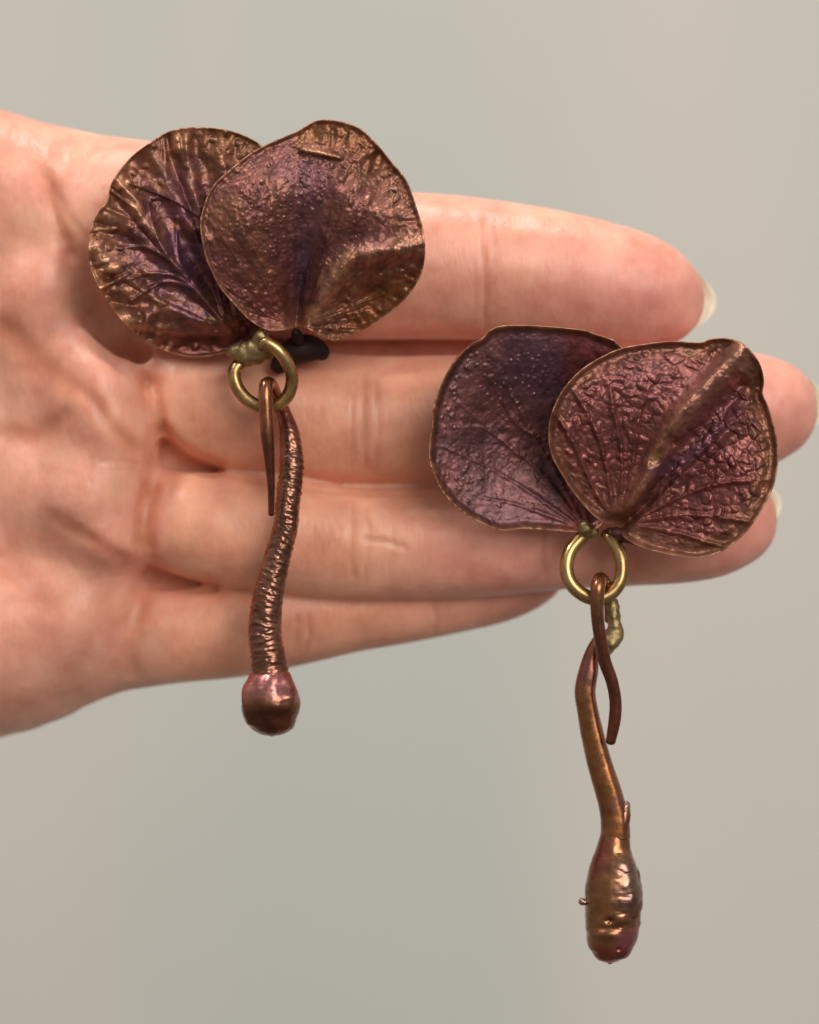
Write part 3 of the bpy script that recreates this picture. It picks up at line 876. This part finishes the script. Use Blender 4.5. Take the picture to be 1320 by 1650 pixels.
def lump(name, blobs, mat, parent, res=40, amp=.35, cfun=None, freq=.55):
    """an irregular solder lump: one closed surface round a few blobs (px, py, depth mm, r px)"""
    c = np.array([W(b[0], b[1], b[2]) for b in blobs]); r = np.array([b[3] / PXMM for b in blobs])
    ctr = c.mean(0)
    nv, nu = res, res * 2
    th = (np.arange(nv) + .5) / nv * np.pi; ph = np.arange(nu) / nu * 2 * np.pi
    T, Ph = np.meshgrid(th, ph, indexing='ij')
    D = np.stack([np.sin(T) * np.cos(Ph), np.cos(T), np.sin(T) * np.sin(Ph)], -1).reshape(-1, 3)
    # farthest hit of the ray from the centre with any blob
    R = np.zeros(len(D)) + .3
    for cc, rr in zip(c, r):
        m = D @ (cc - ctr); q = (cc - ctr) @ (cc - ctr) - rr * rr
        disc = m * m - q
        R = np.maximum(R, np.where(disc > 0, m + np.sqrt(np.maximum(disc, 0)), .3))
    R2 = R.reshape(nv, nu)
    for _ in range(3):
        R2 = (R2 + np.roll(R2, 1, 1) + np.roll(R2, -1, 1) + np.vstack([R2[:1], R2[:-1]]) + np.vstack([R2[1:], R2[-1:]])) / 5
    R = R2.ravel()
    P = ctr + D * R[:, None]
    nz = fbm(P[:, 0] / freq + P[:, 1], P[:, 2] / freq - P[:, 1] * .7, 111, 3)
    P = ctr + D * (R * (1 + amp * nz))[:, None]
    V = np.vstack([P, ctr + [0, R2[0].mean(), 0], ctr - [0, R2[-1].mean(), 0]])
    F = []
    for a in range(nv - 1):
        for b in range(nu):
            b2 = (b + 1) % nu
            F.append((a * nu + b, a * nu + b2, (a + 1) * nu + b2, (a + 1) * nu + b))
    n = nv * nu
    for b in range(nu):
        b2 = (b + 1) % nu
        F.append((n, b2, b)); F.append((n + 1, (nv - 1) * nu + b, (nv - 1) * nu + b2))
    attrs = {'Col': cfun(V)} if cfun else None
    return mesh_obj(name, V, F, mat, parent, attrs=attrs)

COP = np.array([0.37, 0.15, 0.062]); CDK = np.array([0.15, 0.042, 0.026]); PNK = np.array([0.45, 0.17, 0.16]); OLV = np.array([.24, .17, .075])

# ---- first earring (on the index finger)
ear1 = empty('earring', None, 'crumpled petal earring on the index finger with scaly stem ending in a round bud', 'earring', 'pair of bronze petal earrings')
petal('petal', OUT_A, (300, 395), petal_A, 0.9, ear1)
petal('petal', OUT_B, (505, 385), petal_B, 0.9, ear1)
tube('jump_ring', [(422, 556, 8.5, 6.2), (430, 552, 9, 6.4), (450, 566, 10.6, 6.2), (466, 590, 10.6, 5.6), (471, 612, 10.6, 5.0), (465, 635, 10.6, 4.6), (450, 650, 10.6, 4.3), (427, 656, 10.6, 4.0),
                   (404, 648, 10.6, 3.8), (386, 630, 10.6, 3.5), (378, 610, 10.6, 3.2), (380, 594, 10.6, 2.8), (395, 580, 10.6, 2.4), (410, 572, 9, 2.2)], M_BRASS, ear1, 120, 28)
lump('solder', [(398, 570, 3.2, 20), (414, 566, 3.6, 22), (424, 550, 4.6, 13), (382, 568, 3.0, 14), (417, 541, 5.0, 10), (432, 568, 3.6, 13), (370, 568, 3.0, 7)], M_BRASS_DULL, ear1, 48, .07, freq=.9)
def hook_col(u, v, px, py, D):
    t = sstep(625, 740, py) if px.mean() < 700 else sstep(975, 1030, py)
    n = fbm(u / 2.5, v * 3, 121, 3)
    c = np.tile(COP * np.array([.85, .9, .9]), (len(u), 1))
    return mixc(c, CDK * 1.2, .35 + .65 * t + .3 * n)
tube('hook_wire', [(452, 662, 10, 1.2), (446, 640, 10, 2.0), (438, 622, 10.5, 3.8), (430, 618, 11, 5.6), (428, 634, 11.5, 6.3), (429, 660, 11.5, 6.4), (431, 701, 11, 6.3), (434, 740, 8.5, 6.0),
                   (437, 786, 6, 5.6), (437, 829, 4.8, 5.2)], M_STEM, ear1, 120, 24, None, hook_col)
def scales(u, v, px, py):
    row = u / .80 + .35 * np.sin(v * 2 * np.pi + .6) + .3 * vnoise(u * .5, v * 5, 131)
    f1, f2, idc = worley(row + .2 * vnoise(u * .8, v * 8, 133), v * 5.0 + .5 * np.floor(row), 135)
    rib = .5 + .5 * np.cos(2 * np.pi * row)
    sc = (.55 * sstep(.0, .5, f2 - f1) + .45 * rib) * (.5 + .6 * idc)
    fade = sstep(672, 740, py)
    return (.19 * sc - .09) * fade + .03 * vnoise(u * 3, v * 20, 137)
def scale_col(u, v, px, py, D):
    c = np.tile(np.array([.22, .095, .06]), (len(u), 1))
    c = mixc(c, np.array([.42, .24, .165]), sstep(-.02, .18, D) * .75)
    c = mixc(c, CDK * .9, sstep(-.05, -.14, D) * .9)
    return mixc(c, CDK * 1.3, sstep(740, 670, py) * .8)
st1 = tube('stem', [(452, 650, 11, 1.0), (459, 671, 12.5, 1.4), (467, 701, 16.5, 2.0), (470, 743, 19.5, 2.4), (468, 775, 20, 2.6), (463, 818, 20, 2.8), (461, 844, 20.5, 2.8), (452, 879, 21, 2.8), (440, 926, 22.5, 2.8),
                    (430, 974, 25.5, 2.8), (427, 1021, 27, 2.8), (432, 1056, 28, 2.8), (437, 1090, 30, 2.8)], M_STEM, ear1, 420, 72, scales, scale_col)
def bud_d(u, v, px, py):
    a = v * 2 * np.pi
    dent = -.75 * np.exp(-((u - 5.6) / 1.3) ** 2) * np.exp(-((np.minimum(v, 1 - v)) / .13) ** 2)
    rid = .35 * np.exp(-((((v + .5) % 1 - .5) - .16) / .035) ** 2) * sstep(1, 3, u) * sstep(7.5, 5, u) + .25 * np.exp(-((((v + .5) % 1 - .5) + .14) / .04) ** 2) * sstep(.4, 1, u) * sstep(4.4, 3, u)
    return .6 * dent + rid + .24 * fbm(u * .5, ((v + .5) % 1) * 10, 141, 3)
def bud_col(u, v, px, py, D):
    c = np.tile(np.array([.24, .095, .045]), (len(u), 1))
    c = mixc(c, PNK, sstep(4.6, 2.2, u + 1.0 * fbm(u * .6, ((v + .5) % 1) * 10, 143, 2)) * .9)
    return mixc(c, CDK * 1.1, sstep(4.4, 5.2, u) * np.exp(-((np.minimum(v, 1 - v)) / .16) ** 2))  # dark reflection on the lower front of the bud, painted into the colour
tube('bud', [(438, 1080, 24, 2.8), (438, 1086, 31, 2.8), (437, 1098, 38, 2.8), (436, 1115, 45, 2.8), (436.5, 1134, 48, 2.8), (437, 1152, 46, 2.8), (438, 1166, 40, 2.8), (438, 1176, 31, 2.8), (438, 1183, 19, 2.8), (438, 1185.5, 8, 2.8), (438, 1186, 2, 2.8)],
     M_STEM, st1, 110, 72, bud_d, bud_col)
tube('clip_back', [(446, 594, 12, -1.6), (462, 574, 20, -1.2), (486, 562, 24, -1.2), (508, 563, 20, -1.4), (524, 570, 12, -1.6)], M_BLACK, ear1, 60, 32)
tube('clip_pin', [(478, 535, 7, 2.6), (478, 538, 9, 2.2), (480, 545, 10, 1.2), (485, 556, 10, -1)], M_BLACK, ear1, 30, 20)

# ---- second earring (in front of middle and ring fingers)
ear2 = empty('earring', None, 'smoother cupped petal earring over the fingertips with plain bent stem and long bud', 'earring', 'pair of bronze petal earrings')
petal('petal', OUT_C, (850, 695), petal_C, 1.0, ear2)
petal('petal', OUT_D, (1075, 725), petal_D, 0.9, ear2)
tube('jump_ring', [(944, 858, 10, 2.2), (936, 868, 11.4, 2.8), (919, 889, 11.4, 3.6), (913, 916, 11.4, 4.2), (921, 941, 11.4, 4.6), (941, 959, 11.4, 4.8), (964, 965, 11.4, 4.9), (986, 955, 11.4, 4.8), (1000, 934, 11.4, 4.6),
                   (1002, 908, 11.4, 4.2), (995, 886, 11.4, 3.6), (984, 870, 11.4, 2.8), (976, 860, 10, 2.2)], M_BRASS, ear2, 120, 28)
lump('solder', [(943, 852, 3.4, 13), (953, 857, 2.8, 12), (938, 862, 2.8, 9)], M_BRASS_DULL, ear2, 36, .08, freq=.7)
tube('solder', [(980, 858, 8, 2.6), (987, 860, 11, 2.8), (1000, 862, 12, 3.2), (1014, 869, 8, 3.2), (1026, 876, 4, 3.2)], M_PETAL, ear2, 60, 28,
     lambda u, v, px, py: .22 * fbm(u * 1.1, ((v + .5) % 1) * 5, 171, 3), lambda u, v, px, py, D: mixc(np.tile(DRK * 1.2, (len(u), 1)), PUR * .9, sstep(980, 1000, px)))
tube('hook_wire', [(984, 1000, 10, 2.6), (983, 972, 10, 2.8), (977, 946, 10.5, 4.0), (968, 933, 11.5, 5.8), (964, 944, 12, 7.0), (962.5, 962, 11.5, 7.2), (963, 995, 10.5, 7.0), (968, 1031, 10.5, 6.7), (975, 1066, 10.5, 6.2),
                   (986, 1097, 10, 5.8), (992, 1130, 10, 5.4), (990.6, 1161, 10, 5.2), (984, 1196, 8, 5.0)], M_STEM, ear2, 140, 28, None, hook_col)
tube('solder', [(984, 958, 7, 2.9), (986, 972, 9, 3.0), (988, 992, 11.5, 3.1), (991, 1012, 13.5, 3.2), (987, 1030, 14.5, 3.3), (976, 1045, 12, 3.3), (963, 1054, 11, 3.3), (956, 1062, 9, 3.2)], M_BRASS_DULL, ear2, 70, 32,
     lambda u, v, px, py: .30 * fbm(u * .8, ((v + .5) % 1) * 4, 173, 3))
def plain_d(u, v, px, py):
    a = v * 2 * np.pi
    # a soft keel along the right-hand side and small knots
    return .14 * np.exp(-((((v + .09 + .5) % 1) - .5) / .05) ** 2) + .035 * fbm(u / 2.2, ((v + .5) % 1) * 6, 151, 3) + .12 * np.exp(-((py - 1140) / 7) ** 2) * np.sin(a * 1.0 + 1) * 0
def plain_col(u, v, px, py, D):
    c = np.tile(COP * np.array([.80, .78, .62]), (len(u), 1))
    n = fbm(u / 3, ((v + .5) % 1) * 4, 153, 3)
    c = mixc(c, np.array([.25, .09, .06]), .6 * sstep(-.1, .6, n) + .6 * sstep(1110, 1060, py))
    c = mixc(c, PNK * .8, .7 * np.exp(-((py - 1085) / 22) ** 2))
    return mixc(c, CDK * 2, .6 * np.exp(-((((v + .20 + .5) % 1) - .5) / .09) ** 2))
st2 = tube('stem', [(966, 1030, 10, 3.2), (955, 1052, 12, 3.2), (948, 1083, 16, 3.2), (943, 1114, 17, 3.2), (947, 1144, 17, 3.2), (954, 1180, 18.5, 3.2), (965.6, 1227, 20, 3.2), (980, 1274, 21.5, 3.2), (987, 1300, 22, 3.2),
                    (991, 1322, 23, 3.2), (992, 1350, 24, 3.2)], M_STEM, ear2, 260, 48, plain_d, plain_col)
tube('node', [(994, 1365, 9, 3.6), (1000, 1340, 12, 3.9), (1004, 1318, 12, 3.8), (1007.5, 1303, 9, 3.6), (1009.5, 1294, 6, 3.5)], M_STEM, st2, 40, 24, lambda u, v, px, py: .06 * fbm(u * 2, v * 6, 155, 2),
     lambda u, v, px, py, D: mixc(np.tile(np.array([.25, .09, .06]), (len(u), 1)), np.array([.42, .22, .17]), sstep(1318, 1298, py)))
def bud2_d(u, v, px, py):
    vc = .5 - ((v + .5) % 1)
    n = fbm(u * .55, ((v + .5) % 1) * 11, 161, 4)
    band = sstep(1350, 1400, py) * sstep(1500, 1480, py)
    wf1, wf2, wid = worley(u * .42 + .6 * n, ((v + .5) % 1) * 8 + .5 * vnoise(u, v * 6, 164), 165)
    right = sstep(-.03, .06, vc)
    d = .11 * n * (.4 + .6 * band) + .26 * np.clip(1 - (wf1 / .7) ** 2, 0, 1) * wid * band * right
    d += .30 * np.exp(-((vc - .10 + .03 * n) / .06) ** 2) * sstep(1360, 1400, py) * sstep(1475, 1440, py)
    d -= .06 * np.exp(-((py - 1368) / 14) ** 2)
    d += .26 * np.exp(-((py - 1502) / 8) ** 2) * np.exp(-((vc + .08) / .12) ** 2)
    d -= .13 * np.exp(-((py - 1490 + 60 * vc + 5 * n) / 5) ** 2)
    d -= .5 * np.exp(-((py - 1478) / 5) ** 2 - ((vc + .03) / .02) ** 2)
    d -= .5 * np.exp(-((py - 1524) / 3.5) ** 2 - ((vc - .045) / .014) ** 2)
    return d
def bud2_col(u, v, px, py, D):
    vc = .5 - ((v + .5) % 1)
    c = np.tile(np.array([.30, .13, .05]), (len(u), 1))
    nn = fbm(u * .7, ((v + .5) % 1) * 12, 167, 3)
    c = mixc(c, np.array([.25, .09, .06]), .6 * sstep(-.3, .5, nn))
    c = mixc(c, RED * 1.5, .8 * sstep(1425, 1375, py) * sstep(.02, -.12, vc + .05 * nn) * sstep(1345, 1365, py))
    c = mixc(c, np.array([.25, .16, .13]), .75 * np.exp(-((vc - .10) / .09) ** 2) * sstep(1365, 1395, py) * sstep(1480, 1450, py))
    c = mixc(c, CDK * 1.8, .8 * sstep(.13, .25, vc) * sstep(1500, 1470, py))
    c = mixc(c, PNK * np.array([.95, .85, 1.05]), sstep(1484, 1504, py + 60 * vc - 8 * nn - 4) * sstep(-.03, .06, vc + .03 * nn) * sstep(.26, .12, vc))
    c = mixc(c, np.array([.26, .06, .04]), .8 * sstep(1518, 1532, py))
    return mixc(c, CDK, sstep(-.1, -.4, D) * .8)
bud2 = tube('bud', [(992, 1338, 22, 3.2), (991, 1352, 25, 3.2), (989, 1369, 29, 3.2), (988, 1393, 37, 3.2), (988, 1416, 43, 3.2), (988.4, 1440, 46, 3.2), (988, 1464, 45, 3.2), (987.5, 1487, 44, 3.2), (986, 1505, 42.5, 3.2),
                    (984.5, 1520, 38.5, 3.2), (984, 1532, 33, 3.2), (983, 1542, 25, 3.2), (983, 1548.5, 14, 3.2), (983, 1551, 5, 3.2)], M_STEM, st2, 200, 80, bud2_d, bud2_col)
lump('bead', [(938, 1453, 3.6, 6), (943, 1454, 3.6, 5)], M_STEM, st2, 16, .05, cfun=lambda V: np.tile(np.array([.4, .28, .22]), (len(V), 1)))
